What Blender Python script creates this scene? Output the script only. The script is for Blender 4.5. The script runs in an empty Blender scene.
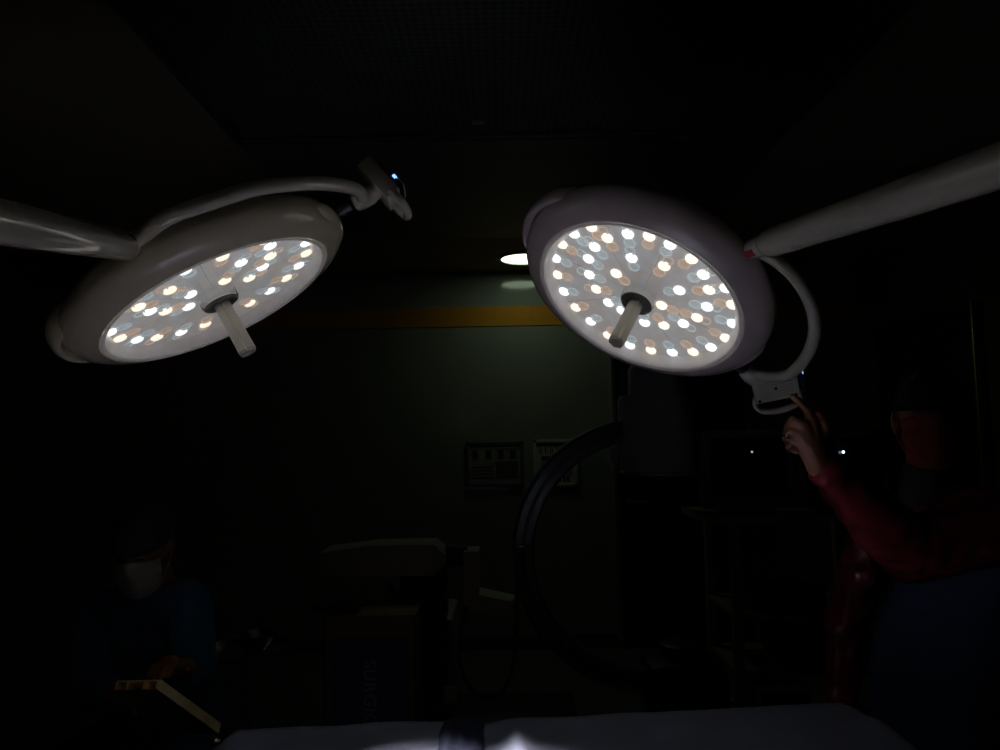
import bpy, bmesh, math, random
from mathutils import Vector, Matrix, noise
random.seed(7)
S = bpy.context.scene
COL = S.collection
V = Vector
pi = math.pi

# ------------------------------------------------------------------ camera
FPX = 740.0
CAM = V((0, 0, 1.5))
PITCH, ROLL = math.radians(4.7), math.radians(1.0)
_f = V((0, math.cos(PITCH), math.sin(PITCH)))
_u0 = V((0, -math.sin(PITCH), math.cos(PITCH)))
_r0 = V((1, 0, 0))
CR = _r0 * math.cos(ROLL) - _u0 * math.sin(ROLL)
CU = _u0 * math.cos(ROLL) + _r0 * math.sin(ROLL)
CF = _f

def ray(px, py):
    return CF + CR * ((px - 500) / FPX) + CU * ((375 - py) / FPX)
def P(px, py, d):
    return CAM + ray(px, py) * d
def on_plane(px, py, p0, n):
    r = ray(px, py)
    return CAM + r * ((p0 - CAM).dot(n) / r.dot(n))
def on_y(px, py, y):
    return on_plane(px, py, V((0, y, 0)), V((0, 1, 0)))
def on_z(px, py, z):
    return on_plane(px, py, V((0, 0, z)), V((0, 0, 1)))

cd = bpy.data.cameras.new('camera')
cam = bpy.data.objects.new('camera', cd)
COL.objects.link(cam)
cd.sensor_width = 36
cd.lens = 36 * FPX / 1000
cd.clip_start = 0.02
cam.matrix_world = Matrix(((CR.x, CU.x, -CF.x, CAM.x), (CR.y, CU.y, -CF.y, CAM.y), (CR.z, CU.z, -CF.z, CAM.z), (0, 0, 0, 1)))
S.camera = cam

# ------------------------------------------------------------------ render look
S.view_settings.view_transform = 'Standard'
S.view_settings.look = 'None'
S.view_settings.gamma = 1
S.view_settings.exposure = 0
S.view_settings.use_curve_mapping = False
S.cycles.max_bounces = 8
S.cycles.transparent_max_bounces = 16
S.cycles.use_denoising = True
S.cycles.sample_clamp_indirect = 3
w = bpy.data.worlds.new('world')
S.world = w
w.use_nodes = True
w.node_tree.nodes['Background'].inputs[0].default_value = (0.8, 0.85, 1, 1)
w.node_tree.nodes['Background'].inputs[1].default_value = 0.0

# ------------------------------------------------------------------ materials
def mat(name, color, rough=0.5, metal=0.0, var=0.12, scale=18, bump=0.0, emit=None, strength=0.0, spec=0.5, coat=0.0):
    m = bpy.data.materials.new(name)
    m.use_nodes = True
    nt = m.node_tree
    b = nt.nodes['Principled BSDF']
    b.inputs['Roughness'].default_value = rough
    b.inputs['Metallic'].default_value = metal
    b.inputs['Specular IOR Level'].default_value = spec
    b.inputs['Coat Weight'].default_value = coat
    tc = nt.nodes.new('ShaderNodeTexCoord')
    nz = nt.nodes.new('ShaderNodeTexNoise')
    nz.inputs['Scale'].default_value = scale
    nz.inputs['Detail'].default_value = 4
    nt.links.new(tc.outputs['Object'], nz.inputs['Vector'])
    rp = nt.nodes.new('ShaderNodeValToRGB')
    c = V(color)
    rp.color_ramp.elements[0].position = 0.3
    rp.color_ramp.elements[1].position = 0.7
    rp.color_ramp.elements[0].color = (*(c * (1 - var)), 1)
    rp.color_ramp.elements[1].color = (*[min(1, x) for x in c * (1 + var)], 1)
    nt.links.new(nz.outputs['Fac'], rp.inputs['Fac'])
    nt.links.new(rp.outputs['Color'], b.inputs['Base Color'])
    if bump:
        bp = nt.nodes.new('ShaderNodeBump')
        bp.inputs['Strength'].default_value = bump
        bp.inputs['Distance'].default_value = 0.01
        nt.links.new(nz.outputs['Fac'], bp.inputs['Height'])
        nt.links.new(bp.outputs['Normal'], b.inputs['Normal'])
    if emit:
        b.inputs['Emission Color'].default_value = (*emit, 1)
        b.inputs['Emission Strength'].default_value = strength
    return m

def mat_glass(name):
    m = bpy.data.materials.new(name)
    m.use_nodes = True
    nt = m.node_tree
    nt.nodes.clear()
    out = nt.nodes.new('ShaderNodeOutputMaterial')
    mix = nt.nodes.new('ShaderNodeMixShader')
    fr = nt.nodes.new('ShaderNodeFresnel')
    fr.inputs['IOR'].default_value = 1.45
    tr = nt.nodes.new('ShaderNodeBsdfTransparent')
    tr.inputs[0].default_value = (0.96, 0.97, 0.98, 1)
    gl = nt.nodes.new('ShaderNodeBsdfGlossy')
    gl.inputs['Roughness'].default_value = 0.04
    nt.links.new(fr.outputs[0], mix.inputs[0])
    nt.links.new(tr.outputs[0], mix.inputs[1])
    nt.links.new(gl.outputs[0], mix.inputs[2])
    nt.links.new(mix.outputs[0], out.inputs[0])
    return m

def mat_led_plate(name, strength):
    m = mat(name, (0.62, 0.62, 0.63), rough=0.35, metal=0.0, var=0.1, scale=30)
    nt = m.node_tree
    b = nt.nodes['Principled BSDF']
    tc = nt.nodes.new('ShaderNodeTexCoord')
    sp = nt.nodes.new('ShaderNodeSeparateXYZ')
    nt.links.new(tc.outputs['Object'], sp.inputs[0])
    at = nt.nodes.new('ShaderNodeMath'); at.operation = 'ARCTAN2'
    nt.links.new(sp.outputs[1], at.inputs[0]); nt.links.new(sp.outputs[0], at.inputs[1])
    mu = nt.nodes.new('ShaderNodeMath'); mu.operation = 'MULTIPLY'; mu.inputs[1].default_value = 8 / (2 * pi)
    nt.links.new(at.outputs[0], mu.inputs[0])
    fr = nt.nodes.new('ShaderNodeMath'); fr.operation = 'FRACT'
    nt.links.new(mu.outputs[0], fr.inputs[0])
    lt = nt.nodes.new('ShaderNodeMath'); lt.operation = 'LESS_THAN'; lt.inputs[1].default_value = 0.012
    nt.links.new(fr.outputs[0], lt.inputs[0])
    mx = nt.nodes.new('ShaderNodeMix'); mx.data_type = 'RGBA'
    src = b.inputs['Base Color'].links[0].from_socket
    nt.links.new(lt.outputs[0], mx.inputs[0]); nt.links.new(src, mx.inputs[6])
    mx.inputs[7].default_value = (0.25, 0.25, 0.26, 1)
    nt.links.new(mx.outputs[2], b.inputs['Base Color'])
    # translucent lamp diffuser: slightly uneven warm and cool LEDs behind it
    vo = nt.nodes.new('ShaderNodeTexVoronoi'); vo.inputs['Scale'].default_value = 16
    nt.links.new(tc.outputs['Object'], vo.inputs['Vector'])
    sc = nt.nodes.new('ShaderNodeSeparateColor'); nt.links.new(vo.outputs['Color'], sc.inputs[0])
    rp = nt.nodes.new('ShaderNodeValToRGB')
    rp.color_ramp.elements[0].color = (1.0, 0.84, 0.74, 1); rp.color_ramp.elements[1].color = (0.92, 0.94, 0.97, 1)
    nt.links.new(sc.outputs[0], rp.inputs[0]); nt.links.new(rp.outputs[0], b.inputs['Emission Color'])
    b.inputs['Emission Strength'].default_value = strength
    return m

def mat_mesh_ceiling(name):
    m = mat(name, (0.16, 0.16, 0.155), rough=0.5, var=0.1)
    nt = m.node_tree
    b = nt.nodes['Principled BSDF']
    tc = nt.nodes.new('ShaderNodeTexCoord')
    vo = nt.nodes.new('ShaderNodeTexVoronoi')
    vo.inputs['Scale'].default_value = 40
    vo.inputs['Randomness'].default_value = 0.12
    nt.links.new(tc.outputs['Object'], vo.inputs['Vector'])
    rp = nt.nodes.new('ShaderNodeValToRGB')
    rp.color_ramp.elements[0].position = 0.30; rp.color_ramp.elements[1].position = 0.42
    rp.color_ramp.elements[0].color = (0.01, 0.01, 0.01, 1); rp.color_ramp.elements[1].color = (0.07, 0.07, 0.065, 1)
    nt.links.new(vo.outputs['Distance'], rp.inputs[0])
    nt.links.new(rp.outputs[0], b.inputs['Base Color'])
    return m

M = {
    'lamp_white': mat('lamp_enamel', (0.80, 0.68, 0.67), rough=0.14, var=0.03, coat=0.3),
    'lamp_white_left': mat('lamp_enamel_cream', (0.84, 0.75, 0.56), rough=0.14, var=0.03, coat=0.3),
    'arm_white': mat('arm_enamel', (0.92, 0.87, 0.72), rough=0.12, var=0.04, coat=0.6),
    'seam_dark': mat('dark_rubber', (0.02, 0.02, 0.022), rough=0.5),
    'handle': mat('handle_plastic', (0.80, 0.77, 0.66), rough=0.45, var=0.04),
    'handle_end': mat('handle_end_plastic', (0.34, 0.30, 0.24), rough=0.6),
    'hub': mat('hub_plastic', (0.13, 0.125, 0.11), rough=0.5),
    'hub_side': mat_glass('hub_clear_plastic'),
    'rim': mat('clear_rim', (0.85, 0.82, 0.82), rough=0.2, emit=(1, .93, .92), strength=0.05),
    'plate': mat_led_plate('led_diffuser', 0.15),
    'glass': mat_glass('cover_glass'),
    'led_warm': mat('led_warm', (1, .9, .8), emit=(1.0, 0.85, 0.68), strength=1.3),
    'led_cool': mat('led_cool', (1, 1, 1), emit=(0.90, 0.97, 1.0), strength=1.4),
    'lens_warm': mat('lens_warm', (.74, .63, .55), rough=.15, emit=(1.0, 0.74, 0.57), strength=0.24),  # tinted glow painted for the LED reflections, warm and cool
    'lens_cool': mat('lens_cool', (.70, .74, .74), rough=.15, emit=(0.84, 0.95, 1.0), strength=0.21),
    'sticker_red': mat('sticker_red', (0.45, 0.03, 0.05), rough=0.4),
    'blue_led': mat('blue_indicator', (0.1, 0.2, 0.6), emit=(0.25, 0.5, 1.0), strength=1.6),
    'display': mat('display_dark', (0.02, 0.03, 0.06), rough=0.15),
    'steel': mat('brushed_steel', (0.55, 0.55, 0.56), rough=0.28, metal=1.0, var=0.06),
    'brass': mat('brass', (0.75, 0.58, 0.32), rough=0.25, metal=1.0, var=0.05),
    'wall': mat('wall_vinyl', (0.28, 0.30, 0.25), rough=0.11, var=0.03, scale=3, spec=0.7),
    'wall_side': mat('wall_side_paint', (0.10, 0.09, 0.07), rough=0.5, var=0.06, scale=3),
    'stripe': mat('stripe_orange', (0.58, 0.27, 0.03), rough=0.2, var=0.05),
    'ceiling': mat('ceiling_paint', (0.24, 0.20, 0.15), rough=0.6, var=0.05, scale=2),
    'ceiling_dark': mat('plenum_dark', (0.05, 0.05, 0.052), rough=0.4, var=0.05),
    'mesh': mat_mesh_ceiling('plenum_mesh'),
    'floor': mat('floor_vinyl', (0.10, 0.095, 0.085), rough=0.5, var=0.15, scale=8),
    'downlight': mat('downlight_lens', (0.8, 0.9, 0.8), emit=(0.82, 1.0, 0.72), strength=2.8),
    'white_metal': mat('white_metal', (0.6, 0.6, 0.58), rough=0.4),
    'carm_white': mat('equipment_beige', (0.52, 0.50, 0.42), rough=0.4, var=0.05),
    'carm_grey': mat('equipment_grey', (0.36, 0.38, 0.38), rough=0.45, var=0.08),
    'carm_arc': mat('arc_metal', (0.30, 0.30, 0.33), rough=0.25, metal=0.6, var=0.06),
    'black': mat('black_plastic', (0.015, 0.015, 0.016), rough=0.4),
    'black_soft': mat('black_cloth', (0.02, 0.02, 0.024), rough=0.8, bump=0.3),
    'cable': mat('cable_sheath', (0.12, 0.12, 0.13), rough=0.15),
    'carton': mat('cardboard', (0.36, 0.25, 0.12), rough=0.8, var=0.1),
    'carton_blue': mat('carton_blue_print', (0.10, 0.12, 0.36), rough=0.6, var=0.05),
    'print_white': mat('print_white', (0.55, 0.55, 0.6), rough=0.6),
    'paper': mat('poster_paper', (0.55, 0.56, 0.52), rough=0.5, var=0.06),
    'paper_dark': mat('poster_dark', (0.30, 0.31, 0.27), rough=0.3, var=0.2),
    'ink': mat('poster_ink', (0.03, 0.03, 0.035), rough=0.6),
    'frame_dark': mat('frame_dark', (0.10, 0.10, 0.09), rough=0.4),
    'drape': mat('drape_blue', (0.21, 0.235, 0.33), rough=0.85, var=0.12, scale=9, bump=0.25),
    'navy_cloth_and_shade': mat('navy_cloth_and_shade', (0.02, 0.025, 0.06), rough=0.9, bump=0.4),  # cloth on the carton, and painted fold shade on the drape
    'pale_cloth': mat('pale_cloth', (0.75, 0.74, 0.78), rough=0.9, bump=0.3),
    'mattress': mat('mattress_black', (0.03, 0.03, 0.035), rough=0.5),
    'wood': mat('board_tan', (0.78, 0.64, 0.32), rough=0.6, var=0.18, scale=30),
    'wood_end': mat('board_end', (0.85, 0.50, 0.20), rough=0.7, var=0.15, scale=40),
    'wood_face_shade': mat('board_face_shade', (0.05, 0.04, 0.03), rough=0.7, var=0.2, scale=30),  # unlit side of the tan board, its shade put into the colour
    'skin': mat('skin', (0.27, 0.11, 0.055), rough=0.5, var=0.08, scale=25),
    'nail': mat('nail', (0.55, 0.32, 0.25), rough=0.3),
    'eye': mat('eye_white', (0.3, 0.28, 0.26), rough=0.2),
    'iris': mat('eye_dark', (0.03, 0.02, 0.015), rough=0.15),
    'hair': mat('hair_black', (0.012, 0.01, 0.01), rough=0.6, bump=0.4, scale=90),
    'gold': mat('gold_ring', (0.95, 0.72, 0.32), rough=0.2, metal=1.0, var=0.03),
    'maroon': mat('maroon_satin', (0.18, 0.016, 0.022), rough=0.33, var=0.3, scale=14, bump=0.3),
    'mask_red': mat('mask_red', (0.34, 0.055, 0.04), rough=0.8),
    'mask_pale': mat('mask_pale', (0.36, 0.33, 0.28), rough=0.8),
    'cap_black': mat('cap_black', (0.02, 0.02, 0.022), rough=0.9, bump=0.3),
    'scrub_navy': mat('scrub_navy', (0.035, 0.06, 0.13), rough=0.9, bump=0.3),
    'scrub_teal': mat('scrub_teal', (0.015, 0.10, 0.17), rough=0.9, bump=0.3),
    'trouser_grey': mat('trouser_grey', (0.13, 0.145, 0.16), rough=0.95, bump=0.4, scale=60),
    'door_blue': mat('door_navy', (0.02, 0.026, 0.045), rough=0.15),
    'door_dark': mat('door_dark', (0.02, 0.016, 0.014), rough=0.35),
    'shelf_wood': mat('shelf_laminate', (0.26, 0.235, 0.17), rough=0.4, var=0.08),
    'screen': mat('screen_black', (0.006, 0.007, 0.008), rough=0.08),
    'monitor_case': mat('monitor_case', (0.11, 0.10, 0.085), rough=0.4),
    'status_led': mat('status_led', (0.8, 0.9, 1), emit=(0.75, 0.9, 1.0), strength=3.0),
    'status_led_dim': mat('status_led_dim', (0.8, 0.9, 1), emit=(0.8, 0.9, 0.9), strength=0.5),
}
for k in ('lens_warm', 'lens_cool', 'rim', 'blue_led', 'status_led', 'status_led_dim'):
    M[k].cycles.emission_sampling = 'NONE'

# ------------------------------------------------------------------ mesh helpers
class MB:
    def __init__(s):
        s.bm = bmesh.new()
    def _add(s, verts, faces):
        vs = [s.bm.verts.new(v) for v in verts]
        for f in faces:
            try: s.bm.faces.new([vs[i] for i in f])
            except ValueError: pass
        return vs
    def box(s, c, size, R=None, bev=0.0):
        R = R or Matrix.Identity(3)
        c = V(c); h = V(size) / 2
        vs = [c + R @ V((x * h.x, y * h.y, z * h.z)) for x in (-1, 1) for y in (-1, 1) for z in (-1, 1)]
        fs = [(0, 1, 3, 2), (4, 6, 7, 5), (0, 4, 5, 1), (2, 3, 7, 6), (0, 2, 6, 4), (1, 5, 7, 3)]
        nv = s._add(vs, fs)
        if bev:
            es = set(e for v in nv for e in v.link_edges)
            bmesh.ops.bevel(s.bm, geom=list(es), offset=bev, segments=2, affect='EDGES', profile=0.6)
        return s
    def boxp(s, p0, p1, bev=0.0):
        p0, p1 = V(p0), V(p1)
        return s.box((p0 + p1) / 2, [abs(a - b) for a, b in zip(p0, p1)], None, bev)
    def lathe(s, prof, o, ax, n=48, ref=None, caps=True):
        """prof: (radius, height) list about axis ax at o"""
        o = V(o); ax = V(ax).normalized()
        ref = ref or (V((1, 0, 0)) if abs(ax.x) < .9 else V((0, 1, 0)))
        a = (ref - ax * ref.dot(ax)).normalized(); b = ax.cross(a)
        rings = []
        for r, h in prof:
            if r < 1e-6:
                rings.append([s.bm.verts.new(o + ax * h)])
            else:
                rings.append([s.bm.verts.new(o + ax * h + (a * math.cos(2 * pi * i / n) + b * math.sin(2 * pi * i / n)) * r) for i in range(n)])
        for q0, q1 in zip(rings, rings[1:]):
            for i in range(n):
                j = (i + 1) % n
                f = [q0[i % len(q0)], q0[j % len(q0)], q1[j % len(q1)], q1[i % len(q1)]]
                u = []
                for v in f:
                    if v not in u: u.append(v)
                if len(u) > 2: s.bm.faces.new(u)
        if caps:
            for q in (rings[0], rings[-1]):
                if len(q) > 2: s.bm.faces.new(q)
        return s
    def cyl(s, p0, p1, r0, r1=None, n=32, bev=0.0):
        r1 = r0 if r1 is None else r1
        p0, p1 = V(p0), V(p1); L = (p1 - p0).length
        if bev:
            return s.lathe([(r0 - bev, 0), (r0, bev), (r1, L - bev), (r1 - bev, L)], p0, p1 - p0, n)
        return s.lathe([(r0, 0), (r1, L)], p0, p1 - p0, n)
    def ball(s, c, r, n=24, m=14, R=None):
        R = R or Matrix.Identity(3)
        r = V((r, r, r)) if isinstance(r, (int, float)) else V(r)
        c = V(c)
        rings = []
        for k in range(m + 1):
            t = pi * k / m
            if k in (0, m):
                rings.append([s.bm.verts.new(c + R @ V((0, 0, r.z * math.cos(t))))])
            else:
                rings.append([s.bm.verts.new(c + R @ V((r.x * math.sin(t) * math.cos(2 * pi * i / n), r.y * math.sin(t) * math.sin(2 * pi * i / n), r.z * math.cos(t)))) for i in range(n)])
        for q0, q1 in zip(rings, rings[1:]):
            for i in range(n):
                j = (i + 1) % n
                u = []
                for v in (q0[i % len(q0)], q0[j % len(q0)], q1[j % len(q1)], q1[i % len(q1)]):
                    if v not in u: u.append(v)
                if len(u) > 2: s.bm.faces.new(u)
        return s
    def capsule(s, p0, p1, r0, r1, n=16):
        s.cyl(p0, p1, r0, r1, n)
        s.ball(p0, r0, n, 8); s.ball(p1, r1, n, 8)
        return s
    def tube(s, pts, r, n=14, sub=6, closed=False, flat=None, up=None):
        """round (or elliptical: flat=(ru, rv) with 'up' direction) tube through smooth points"""
        pts = [V(p) for p in pts]
        if sub > 1: pts = smooth(pts, sub, closed)
        N = len(pts); rings = []
        prev = None
        for i, p in enumerate(pts):
            if closed: t = pts[(i + 1) % N] - pts[i - 1]
            else: t = pts[min(i + 1, N - 1)] - pts[max(i - 1, 0)]
            t.normalize()
            ref = up if up is not None else (prev if prev is not None else (V((0, 0, 1)) if abs(t.z) < .9 else V((1, 0, 0))))
            a = (ref - t * ref.dot(t)).normalized(); b = t.cross(a)
            if up is None: prev = a
            rr = r(i / (N - 1)) if callable(r) else r
            ru, rv = flat if flat else (rr, rr)
            rings.append([s.bm.verts.new(p + a * (ru * math.cos(2 * pi * k / n)) + b * (rv * math.sin(2 * pi * k / n))) for k in range(n)])
        for i in range(N if closed else N - 1):
            q0, q1 = rings[i], rings[(i + 1) % N]
            for k in range(n):
                s.bm.faces.new((q0[k], q0[(k + 1) % n], q1[(k + 1) % n], q1[k]))
        if not closed:
            s.bm.faces.new(rings[0]); s.bm.faces.new(rings[-1])
        return s
    def poly(s, outline, o, ax, x, depth, hole=None):
        """extrude a closed 2D outline (in axes x, ax^x) by depth along ax"""
        ax = V(ax).normalized(); x = V(x).normalized(); y = ax.cross(x); o = V(o)
        a = [s.bm.verts.new(o + x * p[0] + y * p[1]) for p in outline]
        b = [s.bm.verts.new(o + x * p[0] + y * p[1] + ax * depth) for p in outline]
        s.bm.faces.new(a); s.bm.faces.new(b)
        n = len(a)
        for i in range(n):
            s.bm.faces.new((a[i], a[(i + 1) % n], b[(i + 1) % n], b[i]))
        return s
    def grid(s, fn, nu, nv):
        vs = [[s.bm.verts.new(fn(i / nu, j / nv)) for j in range(nv + 1)] for i in range(nu + 1)]
        for i in range(nu):
            for j in range(nv):
                s.bm.faces.new((vs[i][j], vs[i + 1][j], vs[i + 1][j + 1], vs[i][j + 1]))
        return s

def smooth(pts, sub, closed=False):
    out = []; N = len(pts)
    for i in range(N if closed else N - 1):
        g = (lambda k: pts[k % N]) if closed else (lambda k: pts[max(0, min(N - 1, k))])
        p0, p1, p2, p3 = g(i - 1), g(i), g(i + 1), g(i + 2)
        for k in range(sub):
            t = k / sub
            out.append(0.5 * ((2 * p1) + (p2 - p0) * t + (2 * p0 - 5 * p1 + 4 * p2 - p3) * t * t + (3 * p1 - p0 - 3 * p2 + p3) * t ** 3))
    if not closed: out.append(pts[-1].copy())
    return out

ROOTM = {}
def thing(name, label, cat, loc, group=None, basis=None):
    o = bpy.data.objects.new(name, None)
    COL.objects.link(o)
    o.empty_display_size = 0.05
    m = Matrix.Translation(V(loc))
    if basis:
        m = m @ Matrix((basis[0], basis[1], basis[2])).transposed().to_4x4()
    o.matrix_world = m
    ROOTM[o] = m
    o['label'] = label; o['category'] = cat
    if group: o['group'] = group
    return o

def finish(me, smooth_deg):
    bm = bmesh.new(); bm.from_mesh(me)
    bmesh.ops.recalc_face_normals(bm, faces=bm.faces)
    lim = math.radians(smooth_deg)
    for f in bm.faces: f.smooth = smooth_deg > 0
    for e in bm.edges:
        if len(e.link_faces) == 2: e.smooth = e.calc_face_angle(0) < lim
        else: e.smooth = False
    bm.to_mesh(me); bm.free()

def obj(name, mb, material, parent=None, sm=35, local=False, label=None):
    """one mesh object; vertices are given in world space unless local"""
    me = bpy.data.meshes.new(name)
    bm = mb.bm
    o = bpy.data.objects.new(name, me)
    COL.objects.link(o)
    if parent is not None:
        m = ROOTM[parent]
        if not local: bm.transform(m.inverted())
        o.parent = parent
        ROOTM[o] = m
    else:
        lo = V([min(v.co[k] for v in bm.verts) for k in range(3)])
        hi = V([max(v.co[k] for v in bm.verts) for k in range(3)])
        c = (lo + hi) / 2; c.z = lo.z
        bm.transform(Matrix.Translation(-c)); o.location = c
        ROOTM[o] = Matrix.Translation(c)
    bm.to_mesh(me); bm.free()
    finish(me, sm)
    me.materials.append(material)
    if label: o['label'] = label
    return o

def tag(o, label, cat, group=None):
    o['label'] = label; o['category'] = cat
    if group: o['group'] = group
    return o
def struct(name, mb, material, sm=0, parent=None):
    o = obj(name, mb, material, parent, sm)
    if parent is None: o['kind'] = 'structure'
    return o

def remeshed(mb, voxel, smooth_it=4, fold=None):
    """fuse overlapping volumes into one continuous skin"""
    me = bpy.data.meshes.new('tmp'); 
    bmesh.ops.recalc_face_normals(mb.bm, faces=mb.bm.faces)
    mb.bm.to_mesh(me); mb.bm.free()
    o = bpy.data.objects.new('tmp', me); COL.objects.link(o)
    r = o.modifiers.new('r', 'REMESH'); r.mode = 'VOXEL'; r.voxel_size = voxel
    if smooth_it:
        q = o.modifiers.new('s', 'SMOOTH'); q.iterations = smooth_it; q.factor = 0.5
    bpy.context.view_layer.update()
    dg = bpy.context.evaluated_depsgraph_get()
    me2 = bpy.data.meshes.new_from_object(o.evaluated_get(dg))
    bpy.data.objects.remove(o); bpy.data.meshes.remove(me)
    out = MB(); out.bm.from_mesh(me2); bpy.data.meshes.remove(me2)
    if fold:
        out.bm.normal_update()
        for v in out.bm.verts:
            v.co = v.co + v.normal * fold(v.co)
    return out

# ------------------------------------------------------------------ the room
DW = 5.35            # distance of the back wall
HC = 2.70            # ceiling height
XL, XR = -3.0, 2.62
struct('floor', MB().boxp((XL - .1, -1.5, -.1), (XR + .1, DW + .1, 0)), M['floor'])
struct('ceiling', MB().boxp((XL - .1, -1.5, HC), (XR + .1, DW + .1, HC + .1)), M['ceiling'])
struct('wall_back', MB().boxp((XL - .1, DW, 0), (XR + .1, DW + .1, HC)), M['wall'])
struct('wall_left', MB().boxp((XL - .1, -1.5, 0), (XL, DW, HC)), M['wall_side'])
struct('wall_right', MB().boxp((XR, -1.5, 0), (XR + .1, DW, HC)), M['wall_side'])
struct('baseboard_back', MB().boxp((XL, DW - .015, 0), (XR, DW, .1)), M['frame_dark'])
zt, zb = on_y(500, 306.5, DW).z, on_y(500, 326, DW).z
struct('trim_1', MB().boxp((XL, DW - .006, zb), (XR, DW, zt)), M['stripe'])

# ceiling air plenum: a framed perforated panel and the dark soffit beyond it
zc_ = HC - .035
PXL = (on_z(170, 70, zc_).x + on_z(275, 180, zc_).x) / 2
PXR = (on_z(915, 0, zc_).x + on_z(750, 170, zc_).x) / 2
PY1, PY2 = 2.83, 4.27
pl = thing('air_diffuser', 'wide dark perforated air outlet panel set in the ceiling', 'air outlet', (0, 1.5, HC - .03))
obj('perforated_panel', MB().boxp((PXL + .02, .95, HC - .025), (PXR - .02, PY1 - .03, HC - .004)), M['mesh'], pl, 0)
fr = MB()
for x in (PXL, PXR): fr.boxp((x - .018, .93, HC - .035), (x + .018, PY1, HC), .004)
for y in (.95, PY1 - .02): fr.boxp((PXL, y - .018, HC - .035), (PXR, y + .018, HC), .004)
obj('frame', fr, M['ceiling_dark'], pl, 30)
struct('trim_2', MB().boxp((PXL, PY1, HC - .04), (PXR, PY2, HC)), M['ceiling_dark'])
pc = on_z(478, 121.5, HC - .04)
tag(obj('ceiling_clip', MB().box((pc.x, pc.y, HC - .044), (.045, .012, .01), None, .002), M['steel'], None, 30),
    'small bright steel clip at the far edge of the perforated panel', 'clip')

# downlight in the ceiling in front of the back wall
dc = on_z(523.5, 257.5, HC)
dl = thing('ceiling_downlight', 'round lit downlight in the ceiling near the orange-striped wall', 'ceiling light', (dc.x, dc.y, HC))
obj('diffuser', MB().lathe([(0, -.012), (.12, -.012), (.152, -.006), (.152, 0)], (dc.x, dc.y, HC), (0, 0, 1)), M['downlight'], dl, 40)
obj('trim_ring', MB().lathe([(.153, 0), (.153, -.014), (.172, -.010), (.178, 0)], (dc.x, dc.y, HC), (0, 0, 1), caps=False), M['white_metal'], dl, 40)

# door in the back wall behind the C-arm
a = on_y(614, 420, DW); bx = a.x
d1 = struct('door_1', MB().boxp((bx, DW - .03, .0), (bx + .95, DW, 2.1)), M['door_blue'])
struct('door_frame', MB().boxp((bx - .016, DW - .05, 0), (bx + .012, DW, 2.14), .004).boxp((bx + .94, DW - .05, 0), (bx + .97, DW, 2.14), .004).boxp((bx, DW - .05, 2.1), (bx + .95, DW, 2.14), .004), M['steel'], 30, d1)
struct('door_handle', MB().tube([(bx + .08, DW - .05, 1.02), (bx + .08, DW - .09, 1.02), (bx + .2, DW - .09, 1.02)], .009, sub=1).cyl((bx + .08, DW - .03, 1.02), (bx + .08, DW - .055, 1.02), .025), M['steel'], 35, d1)
# door in the right wall with a brass edge strip
jy = 3.98
d2 = struct('door_2', MB().boxp((XR - .03, jy + .05, 0), (XR, jy + 1.0, 2.12)), M['door_dark'])
struct('door_trim', MB().boxp((XR - .055, jy, 0), (XR - .005, jy + .035, 2.2), .008), M['brass'], 35, d2)
struct('door_frame', MB().boxp((XR - .05, jy + .035, 2.12), (XR, jy + 1.05, 2.2), .006).boxp((XR - .05, jy + 1.0, 0), (XR, jy + 1.05, 2.12), .006), M['door_dark'], 30, d2)

# ------------------------------------------------------------------ posters on the back wall
def poster(name, label, px0, py0, px1, py1, sheet_mat, kind):
    a, b = on_y(px0, py0, DW), on_y(px1, py1, DW)
    x0, x1, z1, z0 = a.x, b.x, a.z, b.z
    t = thing(name, label, 'poster', ((x0 + x1) / 2, DW, z0))
    f = .022
    fm = MB()
    fm.boxp((x0, DW - .02, z0), (x0 + f, DW, z1), .003).boxp((x1 - f, DW - .02, z0), (x1, DW, z1), .003)
    fm.boxp((x0, DW - .02, z0), (x1, DW, z0 + f), .003).boxp((x0, DW - .02, z1 - f), (x1, DW, z1), .003)
    obj('frame', fm, M['frame_dark'] if kind == 0 else M['paper'], t, 30)
    obj('sheet', MB().boxp((x0 + f * .8, DW - .010, z0 + f * .8), (x1 - f * .8, DW - .002, z1 - f * .8)), sheet_mat, t, 0)
    W, H = x1 - x0 - 2 * f, z1 - z0 - 2 * f
    def q(mb, u0, v0, u1, v1): mb.boxp((x0 + f + u0 * W, DW - .0125, z1 - f - v1 * H), (x0 + f + u1 * W, DW - .0095, z1 - f - v0 * H))
    pm = MB(); lm = MB()
    if kind == 0:
        for u in (.06, .32, .56, .8): q(pm, u, .14, u + .11, .34)
        for k in range(7):
            q(pm, .52, .44 + k * .065, .95, .463 + k * .065)
        for k in range(4):
            q(pm, .05, .55 + k * .09, .46, .58 + k * .09)
        q(lm, .04, .05, .96, .09)
        obj('print', pm, M['ink'], t, 0); obj('printed_heading', lm, M['paper'], t, 0)
    else:
        q(pm, .04, .03, .96, .055)
        for k, u in enumerate((.08, .22, .36, .52, .66, .80)):
            q(pm, u, .10, u + .025, .27); q(pm, u + .05, .14, u + .07, .27)
        q(pm, .12, .33, .40, .43); q(pm, .50, .33, .9, .36); q(pm, .50, .39, .86, .42)
        for k in range(5): q(pm, .1, .5 + k * .05, .92, .515 + k * .05)
        q(pm, .06, .76, .94, .78)
        for u in (.12, .3, .56, .68, .78): q(pm, u, .82, u + .07, .96)
        obj('print', pm, M['ink'], t, 0)
poster('wall_poster', 'dark framed wall chart left of the C-arm arc', 466, 442.5, 524, 486, M['paper_dark'], 0)
poster('wall_notice', 'white notice sheet on the wall partly behind the C-arm arc', 533, 440, 578.5, 486, M['paper'], 1)

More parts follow.
